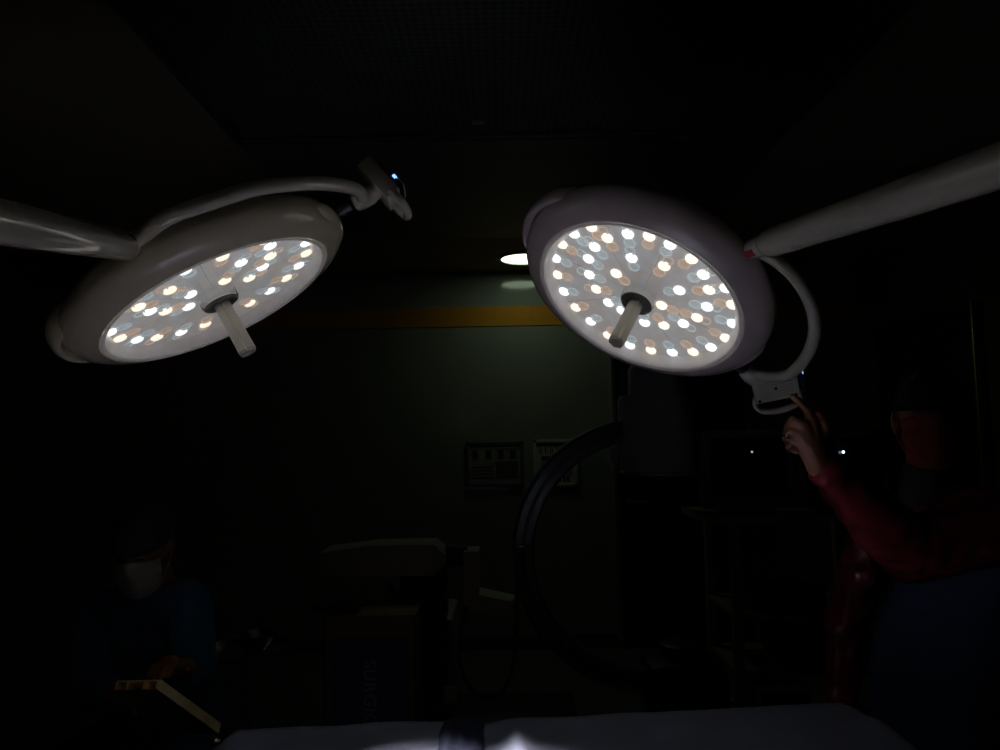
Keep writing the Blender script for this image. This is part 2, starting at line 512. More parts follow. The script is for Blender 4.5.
# ------------------------------------------------------------------ surgical lights
GR = 0.215           # radius of the lit glass
def surgical_light(label, cpx, depth, major, tilt, leds, yoke_px, arm_px, grip_deg, pivot_px, enamel, hub_px, right):
    C0 = P(cpx[0], cpx[1], depth)
    v = (C0 - CAM).normalized()
    def perp(k): return (k - v * k.dot(v)).normalized()
    e1 = perp(CR * major[0] - CU * major[1])
    down = e1.cross(v)                       # image-plane direction across the major axis
    if down.dot(CU) > 0: down = -down
    n = (-v * math.cos(tilt) + down * math.sin(tilt)).normalized()
    e1 = (e1 - n * e1.dot(n)).normalized()
    e2 = n.cross(e1)
    t = thing('surgical_light', label, 'surgical light', C0, 'ceiling surgical lights', (e1, e2, n))
    MI = ROOTM[t].inverted()
    L = lambda w_: MI @ w_
    def pl(px, py, c):                       # pixel -> lamp-local point on the plane at height c along n
        return L(on_plane(px, py, C0 + n * c, n))
    Z = V((0, 0, 1)); O = V((0, 0, 0))
    # housing: shallow dish, rounded rim, domed back
    prof = [(.2185, .000), (.2225, .003), (.240, -.002), (.258, -.012), (.268, -.026), (.2705, -.040), (.265, -.055), (.249, -.069),
            (.222, -.081), (.18, -.090), (.12, -.096), (.06, -.099), (0, -.10)]
    inner = [(.198, -.020), (.2185, .000)]
    mb = MB().lathe(inner + prof[1:], O, Z, 96, caps=False)
    housing = obj('housing', mb, enamel, t, 50, True)
    # pivot lug swelling out of the rim
    pv = pl(pivot_px[0], pivot_px[1], -.05); pv.z = 0
    ang = math.atan2(pv.y, pv.x)
    er = V((math.cos(ang), math.sin(ang), 0)); et = V((-er.y, er.x, 0))
    RB = Matrix((er, et, Z)).transposed()
    lug = MB()
    lug.ball(er * .234 + Z * -.034, (.040, .12, .026), 28, 14, RB)
    obj('pivot_lug', lug, enamel, t, 60, True)
    obj('pivot_neck', MB().cyl(er * .255 + Z * -.050, er * .303 + Z * -.050, .0135, n=24).cyl(er * .280 + Z * -.050, er * .288 + Z * -.050, .0150, n=24), M['seam_dark'], t, 35, True)
    # hand grip moulded along the rim opposite the pivot
    gq = pl(grip_deg[0], grip_deg[1], -.05); ga = math.atan2(gq.y, gq.x)
    gp = []
    for k in range(9):
        q = (k - 4) / 4
        aa = ga + q * .46
        gp.append(V((math.cos(aa), math.sin(aa), 0)) * (.254 + .027 * (1 - q * q) ** .7) + Z * (-.044 - .006 * q * q))
    obj('rim_grip', MB().tube(gp, 0, 16, 5, flat=(.022, .0105), up=Z), enamel, t, 60, True)
    # clear rim, LED plate, cover
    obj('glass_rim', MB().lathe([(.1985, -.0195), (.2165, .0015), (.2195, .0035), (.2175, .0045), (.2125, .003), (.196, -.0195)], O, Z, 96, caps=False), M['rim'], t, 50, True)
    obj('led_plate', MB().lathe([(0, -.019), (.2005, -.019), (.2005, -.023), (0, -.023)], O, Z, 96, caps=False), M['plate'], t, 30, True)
    obj('cover_glass', MB().lathe([(.036, .0015), (.2125, .0015)], O, Z, 96, caps=False), M['glass'], t, 30, True)
    # LEDs, each with its ghost reflections built as glowing rings
    for (x, y, warm) in leds:
        q = pl(x, y, -.015)
        if math.hypot(q.x, q.y) > .195: q = q * (.195 / math.hypot(q.x, q.y))
        q.z = -.0189
        k = 'warm' if warm else 'cool'
        l = obj('led', MB().lathe([(.0118, 0), (.0120, .002), (.0105, .004), (.006, .0054), (0, .0058)], q, Z, 20, caps=False), M['led_' + k], t, 60, True)
        rd = V((q.x, q.y, 0)); rl = rd.length
        rd = rd.normalized() if rl > .02 else V((1, 0, 0))
        tg = V((-rd.y, rd.x, 0))
        R3 = Matrix((rd, tg, Z)).transposed()
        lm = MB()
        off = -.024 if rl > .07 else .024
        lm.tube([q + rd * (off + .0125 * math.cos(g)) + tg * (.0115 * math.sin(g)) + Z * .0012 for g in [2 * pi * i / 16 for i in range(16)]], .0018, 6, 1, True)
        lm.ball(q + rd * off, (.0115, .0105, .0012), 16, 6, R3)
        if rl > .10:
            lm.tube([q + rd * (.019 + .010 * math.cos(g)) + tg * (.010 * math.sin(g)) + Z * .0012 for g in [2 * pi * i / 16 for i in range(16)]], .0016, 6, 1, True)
        obj('lens', lm, M['lens_' + k], l, 60, True)  # ghost reflections of the LED as glowing shapes, no real lens
    # hub and sterile handle
    hc = pl(hub_px[0], hub_px[1], .024); hc = V((0, 0, 0))
    obj('hub', MB().lathe([(.036, -.0188), (.036, .001), (.034, .004)], hc, Z, 48, caps=False), M['hub_side'], t, 35, True)
    hd = obj('hub_cap', MB().lathe([(.0338, .0035), (.033, .006), (.015, .0062), (0, .0062)], hc, Z, 48, caps=False), M['hub'], t, 35, True)
    hx = [(.0190 * math.cos(pi / 6 + k * pi / 3), .0190 * math.sin(pi / 6 + k * pi / 3)) for k in range(6)]
    hm = MB()
    r0 = [hm.bm.verts.new(hc + V((x * .92, y * .92, .006))) for x, y in hx]
    r1 = [hm.bm.verts.new(hc + V((x, y, .107))) for x, y in hx]
    r2 = [hm.bm.verts.new(hc + V((x * .82, y * .82, .113))) for x, y in hx]
    for q0, q1 in ((r0, r1), (r1, r2)):
        for k in range(6): hm.bm.faces.new((q0[k], q0[(k + 1) % 6], q1[(k + 1) % 6], q1[k]))
    hm.bm.faces.new(r0); hm.bm.faces.new(r2)
    es = [e for e in hm.bm.edges if abs(e.verts[0].co.z - e.verts[1].co.z) > .05]
    bmesh.ops.bevel(hm.bm, geom=es, offset=.003, segments=2, affect='EDGES')
    hnd = obj('sterile_handle', hm, M['handle'], t, 25, True)
    obj('handle_tip', MB().poly([(x * .80, y * .80) for x, y in hx], hc + V((0, 0, .1126)), Z, V((1, 0, 0)), .0012), M['handle_end'], hnd, 20, True)
    # yoke tube, following the traced curve behind the rim
    yp = [pl(x, y, c) for x, y, c in yoke_px]
    endp = er * .318 + Z * -.050 if right else pl(363, 198.5, -.047)
    yk = obj('yoke', MB().tube(yp + [endp], .0125, 18, 8), M['arm_white'], t, 60, True)
    obj('yoke_elbow', MB().lathe([(.012, -.016), (.018, -.012), (.0205, 0), (.0195, .022), (.015, .034), (.013, .05)], (er * .312 + Z * -.049) if right else endp - er * .006, er, 24), M['arm_white'], t, 45, True)
    # suspension arm
    j = yp[0]
    jw = ROOTM[t] @ j
    (ax, ay, ad) = arm_px
    far = P(ax, ay, ad)
    dr = (far - jw).normalized()
    if right:
        st = jw - dr * .045
        obj('arm_joint', MB().lathe([(.008, -.004), (.0165, 0), (.0192, .006), (.0192, .090)], st, dr, 32), M['arm_white'], t, 40)
        obj('joint_gap', MB().lathe([(.0182, .089), (.0182, .096)], st, dr, 32), M['seam_dark'], t, 40)
        ar = obj('support_arm', MB().lathe([(.017, .095), (.0225, .097), (.0250, .106), (.0258, .125), (.0265, .50), (.0265, .95)], st, dr, 40), M['arm_white'], t, 40)
        # red sticker wrapped on the joint
        side = (CAM - jw); side = (side - dr * side.dot(dr)).normalized(); u_ = dr.cross(side)
        sm = MB(); pv_ = []
        for k in range(7):
            an = math.radians(-42 + k * 7)
            rr = side * math.cos(an) + u_ * math.sin(an) * (1 if u_.dot(CU) > 0 else -1)
            pv_.append((st + rr * .0195 + dr * .028, st + rr * .0195 + dr * .076))
        vs = [[sm.bm.verts.new(q) for q in pr] for pr in pv_]
        for k in range(6): sm.bm.faces.new((vs[k][0], vs[k + 1][0], vs[k + 1][1], vs[k][1]))
        obj('red_label', sm, M['sticker_red'], ar, 60)
        L_arm = .95
    else:
        st = jw - dr * .018
        obj('arm_joint', MB().lathe([(0, -.022), (.011, -.019), (.0175, -.010), (.0195, 0), (.0195, .0235)], st, dr, 32), M['arm_white'], t, 50)
        obj('joint_gap', MB().lathe([(.0180, .023), (.0180, .0275)], st, dr, 32), M['seam_dark'], t, 40)
        ar = obj('support_arm', MB().lathe([(.014, .0265), (.0205, .028), (.0222, .035), (.0222, .4), (.0222, .70)], st, dr, 40), M['arm_white'], t, 40)
        side = (CAM - jw); side = (side - dr * side.dot(dr)).normalized(); u_ = dr.cross(side)
        if u_.dot(CU) < 0: u_ = -u_
        rr = (side * .75 + u_ * .66).normalized()
        obj('screw', MB().cyl(st + dr * .052 + rr * .0205, st + dr * .052 + rr * .0236, .0058, n=16), M['seam_dark'], ar, 30)
        L_arm = .70
    pe = st + dr * L_arm
    rr_ = .0265 if right else .0222
    obj('arm_hinge', MB().ball(pe, rr_ * 1.35, 24, 12), M['arm_white'], t, 60)
    obj('ceiling_column', MB().cyl(pe, (pe.x, pe.y, HC - .001), .03).lathe([(.11, 0), (.10, -.05), (.03, -.07)], (pe.x, pe.y, HC - .001), (0, 0, 1), 32), M['arm_white'], t, 40)
    # control panel beyond the pivot
    pcn = ROOTM[t] @ (er * .372 + Z * -.046)
    ern = (ROOTM[t].to_3x3() @ er).normalized(); etn = (ROOTM[t].to_3x3() @ et).normalized()
    if right:
        Wd = (CR * .92 + CU * .22 - CF * .30).normalized()
        Ld = (-CU * .80 + CF * .50 - CR * .10); Ld = (Ld - Wd * Ld.dot(Wd)).normalized()
        pcn = P(775, 386, (pcn - CAM).dot(CF) - .01)
    else:
        Ld = (n * .97 + ern * .22).normalized(); Wd = etn
        pcn = P(380, 184, (pcn - CAM).dot(CF))
    Td = Wd.cross(Ld)
    if (not right) and Td.dot(ern) < 0: Wd = -Wd; Td = -Td
    if right and Td.dot(CF) < 0: Td = -Td
    RW = Matrix((Wd, Ld, Td)).transposed()
    if right: bw, bl, bt = .096, .060, .030
    else: bw, bl, bt = .080, .088, .033
    A = lambda x, y, z: pcn + Wd * x + Ld * y + Td * z
    cp = obj('control_panel', MB().box(pcn, (bw, bl, bt), RW, .006), M['arm_white'], t, 40)
    y0 = bl / 2 - .008
    hl = .044 if right else .046
    lp = [A(-bw * .46, y0, 0), A(-bw * .50, y0 + hl * .45, 0), A(-bw * .36, y0 + hl * .85, 0), A(0, y0 + hl, 0), A(bw * .36, y0 + hl * .85, 0), A(bw * .50, y0 + hl * .45, 0), A(bw * .46, y0, 0)]
    obj('panel_grip', MB().tube(lp, 0, 14, 6, flat=(.0085, .007), up=Td), M['arm_white'], cp, 60)
    s_ = -1 if right else 1
    rm = MB()
    if right:
        for k in range(7):
            rm.box(A(0, -bl * .34 + k * bl * .105, s_ * (bt / 2 + .0004)), (bw * .74, .0016, .0016), RW)
        obj('keypad_ridge', rm, M['white_metal'], cp, 20)
        for x, y in ((-.40, .36), (.40, .36), (0, -.05)): obj('screw', MB().cyl(A(bw * x, bl * y, s_ * bt / 2), A(bw * x, bl * y, s_ * (bt / 2 + .0018)), .0032, n=12), M['seam_dark'], cp, 30)
        dsp = obj('display', MB().box(A(bw * .5 + .006, 0, .012), (.012, bl * .92, bt * 1.2), RW, .003), M['display'], cp, 40)
        obj('indicator', MB().box(A(bw * .5 + .0125, -bl * .40, -.004), (.0022, .008, .006), RW), M['blue_led'], dsp, 20)
    else:
        dsp = obj('display', MB().box(A(0, bl * .12, bt / 2 + .004), (bw * .9, bl * .74, .010), RW, .003), M['display'], cp, 40)
        obj('indicator', MB().box(A(0, bl * .22, bt / 2 + .0075), (bw * .915, .008, .006), RW), M['blue_led'], dsp, 20)
        obj('keypad', MB().box(A(0, bl * .38, bt / 2 + .006), (bw * .86, bl * .2, .014), RW, .003), M['arm_white'], cp, 40)
    # the collimated light of the LED array
    ld = bpy.data.lights.new('led_array', 'AREA')
    ld.shape = 'DISK'; ld.size = 2 * GR * .92; ld.energy = 6.5 if right else 5.9; ld.spread = math.radians(18)
    ld.color = (1, .94, .88)
    lo = bpy.data.objects.new('led_array', ld); COL.objects.link(lo)
    lo.parent = t
    aim = (n + V((0, -.215, 0))).normalized(); zl = MI.to_3x3() @ (-aim)
    lo.matrix_local = Matrix.Translation((0, 0, .062)) @ zl.to_track_quat('Z', 'Y').to_matrix().to_4x4()
    return t, n

def crop_pts(s, ox, oy, pts): return [(ox + x / s, oy + y / s, k) for x, y, k in pts]
W_, C_ = 1, 0
leds_right = crop_pts(3.948, 520, 200, [(268, 95, W_), (198, 125, C_), (157, 174, W_), (342, 154, W_), (423, 138, C_), (507, 147, W_), (590, 180, C_),
    (292, 189, C_), (139, 234, C_), (268, 236, C_), (438, 233, C_), (567, 265, W_), (675, 237, W_), (146, 299, W_), (272, 299, C_), (377, 294, W_),
    (722, 299, C_), (172, 365, C_), (299, 356, W_), (627, 361, C_), (745, 359, W_), (836, 350, C_), (347, 409, C_), (557, 420, W_), (737, 426, C_),
    (218, 428, W_), (858, 420, W_), (277, 483, C_), (697, 469, W_), (643, 492, C_), (566, 499, W_), (490, 488, C_), (852, 496, C_), (346, 538, W_),
    (432, 577, C_), (515, 597, W_), (599, 605, C_), (681, 603, W_), (752, 585, C_), (810, 549, W_), (400, 440, C_)])
leds_left = crop_pts(3.704, 80, 210, [(110, 460, C_), (152, 480, W_), (215, 485, C_), (288, 476, W_), (378, 457, C_), (467, 428, W_), (632, 350, W_),
    (705, 304, C_), (766, 257, W_), (812, 211, C_), (840, 165, W_), (843, 126, C_), (708, 138, C_), (683, 117, W_), (708, 175, W_), (680, 215, C_),
    (630, 257, W_), (600, 200, C_), (540, 267, W_), (531, 178, W_), (391, 230, C_), (205, 330, C_), (220, 365, W_), (262, 381, C_), (320, 380, W_),
    (335, 303, W_), (412, 318, C_), (406, 363, C_)])
a1 = .4562
lightR, nR = surgical_light('surgical light facing the camera, its control panel touched by the maroon-sleeved person', (636.9, 302.1), 1.532,
    (math.cos(a1), math.sin(a1)), .9396, leds_right,
    [(x, y, -.045) for x, y in ((752, 249), (774, 259), (795, 277), (809, 300), (815, 324), (811, 347), (799, 366), (783, 376))],
    (1000, 166, .82), (531, 207), (752, 375), M['lamp_white'], (635.3, 304.6), True)
a2 = -.4334
lightL, nL = surgical_light('steeply tilted surgical light on the left, its control panel standing free', (220.4, 301.6), 1.400,
    (math.cos(a2), math.sin(a2)), 1.2425, leds_left,
    [(x, y, -.038) for x, y in ((125, 246), (143, 235), (168, 217), (210, 202), (252, 189), (290, 184), (315, 183), (340, 185), (357, 190))],
    (0, 222, .68), (58, 345), (349, 205), M['lamp_white_left'], (221.2, 303.7), False)

# ------------------------------------------------------------------ operating table with its drape
TZ = .90
fl, frt = on_z(235, 730, TZ), on_z(845, 704, TZ)
ed = (frt - fl); ed.z = 0; EL = ed.length; ed.normalize()
bk = V((ed.y, -ed.x, 0))                                    # towards the camera
if bk.y > 0: bk = -bk
tb = thing('operating_table', 'operating table under the blue drape below both surgical lights', 'operating table', V((0, 1.25, 0)))
RT = Matrix((ed, -bk, V((0, 0, 1)))).transposed()
mid = fl + ed * (EL / 2) + bk * .30; mid.z = 0
obj('mattress', MB().box(mid + V((0, 0, TZ - .06)), (EL + .1, .48, .08), RT, .02), M['mattress'], tb, 40)
obj('table_top', MB().box(mid + V((0, 0, TZ - .125)), (EL + .1, .5, .05), RT, .006), M['steel'], tb, 30)
rl = MB()
for s_ in (-1, 1):
    rl.box(mid + bk * (.29 * s_) + V((0, 0, TZ - .125)), (EL, .012, .028), RT, .002)
    for q in (-.4, -.15, .15, .4): rl.box(mid + bk * (.27 * s_) + ed * (q * EL) + V((0, 0, TZ - .125)), (.03, .035, .02), RT)
obj('side_rail', rl, M['steel'], tb, 30)
obj('column', MB().box(mid + V((0, 0, .47)), (.34, .28, .62), RT, .02), M['steel'], tb, 30)
obj('base', MB().box(mid + V((0, 0, .10)), (.95, .46, .16), RT, .03), M['white_metal'], tb, 30)

def drape_pt(u, v_):
    L0 = EL + .34
    s_ = u * L0 - .17
    back = .06; tot = .10 + .78 + .25
    q = v_ * tot                                             # arc length from the lower far hem
    if q < .10: y, z = -.0, TZ - .10 + q
    else:
        y = q - .10; z = TZ
        if y < .05: z = TZ - (.05 - y) ** 2 * 6
    if y > .70: z = TZ - (y - .70) * .9; y = .70 + (y - .70) * .25
    if s_ < 0: z -= abs(s_) * .8
    if s_ > EL: z -= (s_ - EL) * .8
    p = fl + ed * s_ + bk * (y - .01)
    nz = noise.noise(V((s_ * 3.1, y * 4.3, 1.7))) * .010 + noise.noise(V((s_ * 9, y * 9 + s_ * 4, 4.2))) * .006 + abs(noise.noise(V((s_ * 5 + y * 7, y * 2, 9.3)))) * .012
    c = (s_ - EL * .44)
    nz *= .4 + .6 * min(1, y / .1)
    nz += min(1, y / .12) * .016 * math.exp(-(c / .022) ** 2) - .012 * math.exp(-((c + .07) / .05) ** 2)
    return V((p.x, p.y, z + nz + .002))
dr_ = obj('table_drape', MB().grid(drape_pt, 150, 60), M['drape'], None, 180)
sol = dr_.modifiers.new('thick', 'SOLIDIFY'); sol.thickness = .003
tag(dr_, 'crumpled pale blue drape spread over the operating table', 'drape')

def on_drape(px, py, dz):
    p = on_z(px, py, TZ); return V((p.x, p.y, 0))
def strip(px_a, px_b, base, wob, thick):
    a0, b0 = on_z(px_a, 722, TZ + .02), on_z(px_b, 722, TZ + .02)
    sa, sb = (a0 - fl).dot(ed), (b0 - fl).dot(ed)
    def fn(u, v_):
        s0 = sa + (sb - sa) * u
        y = -.004 + v_ * .42
        s0 += y * wob + noise.noise(V((y * 11, u * 2, base))) * .015
        L0 = EL + .34; tot = 1.13
        q = drape_pt((s0 + .17) / L0, (y + .10) / tot)
        e = min(u, 1 - u, v_ * 2, (1 - v_) * 2)
        return q + V((0, 0, .004 + thick * min(1, e * 8) * (1 + .5 * noise.noise(V((u * 5, v_ * 9, base + 3))))))
    return fn
nc = obj('dark_sheet', MB().grid(strip(446, 487, 2.2, -.10, .008), 16, 40), M['navy_cloth_and_shade'], None, 180)  # dark strip standing in for the shadow of a drape fold
sol = nc.modifiers.new('thick', 'SOLIDIFY'); sol.thickness = .004
tag(nc, 'dark navy strip across the blue drape, put in for a fold shadow', 'cloth')

# ------------------------------------------------------------------ hollow board at the left
bo = P(157.5, 690, 1.60)
ax_ = (P(217.5, 733.5, 1.66) - bo)
tv = P(160, 679.5, 1.606) - bo
wv = P(113, 691, 1.62) - bo
ht = thing('hollow_board', 'tan hollow-core board with three open cells, leaning before the seated person', 'board', bo)
def par(mb, o, a, b, c):
    vs = [o, o + a, o + a + b, o + b, o + c, o + a + c, o + a + b + c, o + b + c]
    mb._add(vs, [(0, 3, 2, 1), (4, 5, 6, 7), (0, 1, 5, 4), (1, 2, 6, 5), (2, 3, 7, 6), (3, 0, 4, 7)])
cell = MB()
nA, nT = ax_.normalized(), tv.normalized()
for u in (0.965, .64, .0):
    pass
ws = wv.normalized(); wl = wv.length
par(cell, bo + tv * .86, wv * .97, tv * .14, ax_)                       # upper skin
for u, th in ((.0, .05), (.30, .05), (.69, .05), (.93, .05)):
    par(cell, bo + wv * u + tv * .10, wv * th, tv * .78, ax_)           # webs
obj('core', cell, M['wood_end'], ht, 0)
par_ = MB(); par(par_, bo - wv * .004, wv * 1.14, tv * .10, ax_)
obj('face_sheet', par_, M['wood_face_shade'], ht, 0, label='underside sheet of the board, coloured dark for its shade')
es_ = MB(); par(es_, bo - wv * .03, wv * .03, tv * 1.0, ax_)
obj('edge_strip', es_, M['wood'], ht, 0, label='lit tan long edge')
pb = P(217, 745, 1.62)
tag(obj('rail_knob', MB().lathe([(.004, 0), (.010, .004), (.010, .016), (.004, .02)], pb, (0, -.5, .9), 16).cyl(pb, pb + V((0, .02, -.06)), .006), M['steel'], None, 40),
    'small steel knob glinting below the tip of the tan board', 'knob')

# ------------------------------------------------------------------ C-arm X-ray machine
YC = 3.7
def cx(px, py, y=YC): return on_y(px, py, y)
cc = cx(645, 552); rad = (cx(523, 552) - cc).length; dr2 = (cx(512, 552) - cx(534, 552)).length / 2
ca = thing('c_arm', 'mobile C-arm X-ray machine with curved arc and grey drum detector', 'X-ray machine', (cc.x - .6, YC, 0))
am = MB(); N = 72; rings = []
for k in range(N + 1):
    an = math.radians(82 + (278 - 82) * k / N)
    d = V((math.cos(an), 0, math.sin(an)))
    ring = []
    for rr, yy in ((-dr2, -.05), (-dr2 * .75, -.065), (dr2 * .75, -.065), (dr2, -.05), (dr2, .05), (dr2 * .75, .065), (-dr2 * .75, .065), (-dr2, .05)):
        ring.append(am.bm.verts.new(cc + d * (rad + rr) + V((0, yy, 0))))
    rings.append(ring)
for q0, q1 in zip(rings, rings[1:]):
    for k in range(8): am.bm.faces.new((q0[k], q0[(k + 1) % 8], q1[(k + 1) % 8], q1[k]))
am.bm.faces.new(rings[0]); am.bm.faces.new(rings[-1])
arc = obj('curved_arc', am, M['carm_arc'], ca, 30)
gm = MB(); rg = []
for k in range(N + 1):
    an = math.radians(86 + (276 - 86) * k / N); d = V((math.cos(an), 0, math.sin(an)))
    rg.append([gm.bm.verts.new(cc + d * (rad + a_) + V((0, b_, 0))) for a_, b_ in ((-dr2 * .18, -.0645), (-dr2 * .18, -.0685), (dr2 * .18, -.0685), (dr2 * .18, -.0645))])
for q0, q1 in zip(rg, rg[1:]):
    for k in range(3): gm.bm.faces.new((q0[k], q0[k + 1], q1[k + 1], q1[k]))
obj('guide_groove', gm, M['black'], arc, 30)
# detector drum
d0 = cx(659, 474); d1_ = cx(659, 396); dx = (cx(698, 435) - cx(620, 435)).x / 2
H = d1_.z - d0.z
dt = obj('detector_drum', MB().lathe([(dx * .90, 0), (dx * .98, .004), (dx * .98, H * .24), (dx, H * .25), (dx, H * .94), (dx * .95, H), (dx * .5, H)], d0, (0, 0, 1), 56), M['carm_grey'], ca, 35)
obj('drum_rim', MB().lathe([(dx * .985, .0), (dx * 1.0, .004), (dx * 1.0, .014), (dx * .985, .018)], d0, (0, 0, 1), 56, caps=False), M['steel'], dt, 35)
obj('drum_neck', MB().lathe([(dx * .72, H * .98), (dx * .70, H * 1.35), (dx * .6, H * 1.42)], d0, (0, 0, 1), 40), M['carm_grey'], ca, 35)
p0, p1 = cx(627, 432), cx(622, 412)
obj('drum_bracket', MB().boxp((cx(613, 0).x, YC - .08, cx(620, 442).z), (d0.x - dx * .6, YC + .08, cx(620, 410).z), .012), M['carm_grey'], ca, 35)
kn = cx(611, 456); 
obj('release_handle', MB().cyl(kn + V((.03, -.09, .03)), kn + V((-.01, -.11, .03)), .012).box(kn + V((0, -.11, .0)), (.035, .03, .06), None, .008), M['carm_white'], ca, 35)
# X-ray tube at the lower end
t0 = cx(683, 683)
obj('tube_housing', MB().box(t0 + V((0, 0, -.02)), (.40, .34, .32), None, .09), M['black'], ca, 40)
obj('tube_collimator', MB().lathe([(.12, 0), (.11, .06), (.09, .07)], t0 + V((0, 0, .13)), (0, 0, 1), 32), M['black'], ca, 40)
# carriage arm and bracket
x0, x1 = cx(325, 555).x, cx(446, 555).x
z0, z1 = cx(390, 572).z, cx(390, 542).z
obj('carriage', MB().poly([(x0, z0), (x1 - .05, z0), (x1 + .005, z0 + .05), (x1 + .005, z1 - .05), (x1 - .05, z1), (x0 + .25, z1), (x0, z1 - .03)], (0, YC + .12, 0), (0, -1, 0), (1, 0, 0), .24), M['carm_white'], ca, 30)
obj('carriage_neck', MB().cyl((x1, YC, (z0 + z1) / 2), (cx(460, 0).x, YC, (z0 + z1) / 2), .055, n=32).cyl((x1 + .02, YC, (z0 + z1) / 2), (x1 + .035, YC, (z0 + z1) / 2), .062, n=32), M['black'], ca, 35)
xb0, xb1 = cx(457, 0).x, cx(471, 0).x
zB0, zB1 = cx(465, 606).z, cx(465, 549).z
xe = cx(520, 600).x
obj('arc_bracket', MB().poly([(xb0, zB1), (xb1, zB1), (xb1, cx(470, 591).z), (xe, cx(515, 600).z), (xe, cx(515, 617).z), (xb0, zB0)], (0, YC + .09, 0), (0, -1, 0), (1, 0, 0), .18), M['carm_white'], ca, 30)
xc0, xc1 = cx(398, 0).x, cx(440, 0).x
obj('lift_column', MB().boxp((xc0, YC - .10, .25), (xc1, YC + .12, z0 + .01), .02), M['black'], ca, 35)
obj('cart_body', MB().boxp((cx(336, 0).x, YC - .02, .16), (cx(446, 0).x, YC + .45, .62), .03), M['carm_grey'], ca, 35)
obj('brake_lever', MB().tube([(xc0 - .05, YC - .12, z0 - .03), (xc0 - .01, YC - .14, z0 - .12), (xc0 - .10, YC - .15, z0 - .2)], .014), M['door_blue'], ca, 50)
obj('data_plate', MB().boxp((cx(438, 0).x, YC - .112, cx(445, 696).z), (cx(450, 0).x, YC - .098, cx(445, 679).z), .002), M['carm_white'], ca, 30)
obj('cart_base', MB().boxp((cx(330, 0).x, YC - .14, .06), (cx(560, 0).x, YC + .30, .17), .03), M['black'], ca, 35)
for x_ in (cx(350, 0).x, cx(540, 0).x):
    for y_ in (YC - .12, YC + .24):
        obj('caster', MB().lathe([(.02, -.02), (.05, -.02), (.055, 0), (.05, .02), (.02, .02)], (x_, y_, .055), (0, 1, 0), 24), M['black'], ca, 40)
cb = [cx(523, 549, YC - .13), cx(519, 553, YC - .15), cx(517.5, 580, YC - .15), cx(516, 625, YC - .15), cx(514, 660, YC - .15), cx(505, 688, YC - .15), cx(488, 698, YC - .15),
      cx(470, 688, YC - .15), cx(459, 660, YC - .15), cx(461, 630, YC - .14), cx(467, 606, YC - .09)]
obj('power_cable', MB().tube(cb, .010, 12, 8), M['cable'], ca, 60)
obj('cable_clip', MB().box(cx(524, 548, YC - .08), (.05, .05, .03), None, .008), M['steel'], ca, 35)

# ------------------------------------------------------------------ carton in front of the C-arm
YB = 3.22
b0, b1 = on_y(324, 618, YB), on_y(415.5, 618, YB)
bz = on_y(370, 617, YB).z
ct = thing('cardboard_carton', 'tall cardboard carton with a blue printed front, standing before the C-arm cart', 'carton', ((b0.x + b1.x) / 2, YB + .16, 0))
cbx = MB()
tk = .006
cbx.boxp((b0.x, YB, 0), (b1.x, YB + .006, bz)); cbx.boxp((b0.x, YB + .31, 0), (b1.x, YB + .316, bz))
cbx.boxp((b0.x, YB, 0), (b0.x + tk, YB + .316, bz)); cbx.boxp((b1.x - tk, YB, 0), (b1.x, YB + .316, bz)); cbx.boxp((b0.x, YB, 0), (b1.x, YB + .316, tk))
obj('carton_body', cbx, M['carton'], ct, 0)
mx = (b0.x + b1.x) / 2
obj('carton_flap', MB().boxp((b0.x, YB, bz), (b1.x, YB + .155, bz + .005)).boxp((b0.x, YB + .16, bz), (b1.x, YB + .316, bz + .005)), M['carton'], ct, 0)
obj('packing_tape', MB().boxp((b0.x + .001, YB + .135, bz + .0045), (b1.x - .001, YB + .18, bz + .0065)), M['shelf_wood'], ct, 0)
pz = on_y(370, 637, YB).z
obj('printed_panel', MB().boxp((on_y(332, 650, YB).x, YB - .0018, .06), (on_y(408.5, 650, YB).x, YB + .001, pz)), M['carton_blue'], ct, 0, label='dark blue printed panel')
tc = bpy.data.curves.new('lettering', 'FONT'); tc.body = 'SURGICAL'; tc.extrude = .0006; tc.align_x = 'LEFT'
tc.size = .072; tc.space_character = 1.10; tc.offset = .0012
to = bpy.data.objects.new('tmp_text', tc); COL.objects.link(to)
bpy.context.view_layer.update()
tme = bpy.data.meshes.new_from_object(to.evaluated_get(bpy.context.evaluated_depsgraph_get()))
bpy.data.objects.remove(to)
tmb = MB(); tmb.bm.from_mesh(tme); bpy.data.meshes.remove(tme)
tp = on_y(364.5, 660, YB)
# text x -> world down, text y -> world +x, facing the camera
tmb.bm.transform(Matrix.Translation((tp.x, YB - .0026, tp.z)) @ Matrix(((0, 1, 0, 0), (0, 0, -1, 0), (-1, 0, 0, 0), (0, 0, 0, 1))))
obj('lettering', tmb, M['print_white'], ct, 0, label='pale letters reading SURGICAL down the panel')
fm = MB()
f0 = on_y(332, 634, YB + .08)
fm.grid(lambda u, v_: V((f0.x - .075 + .20 * u, YB + .02 + .12 * v_, bz + .026 + .018 * math.sin(u * 9 + v_ * 4) * (1 - abs(2 * u - 1)) + .014 * (1 - (2 * v_ - 1) ** 2))), 20, 10)
fc = obj('dark_sheet', fm, M['navy_cloth_and_shade'], None, 180)
so = fc.modifiers.new('thick', 'SOLIDIFY'); so.thickness = .014
tag(fc, 'small dark folded cloth on top of the carton', 'cloth')

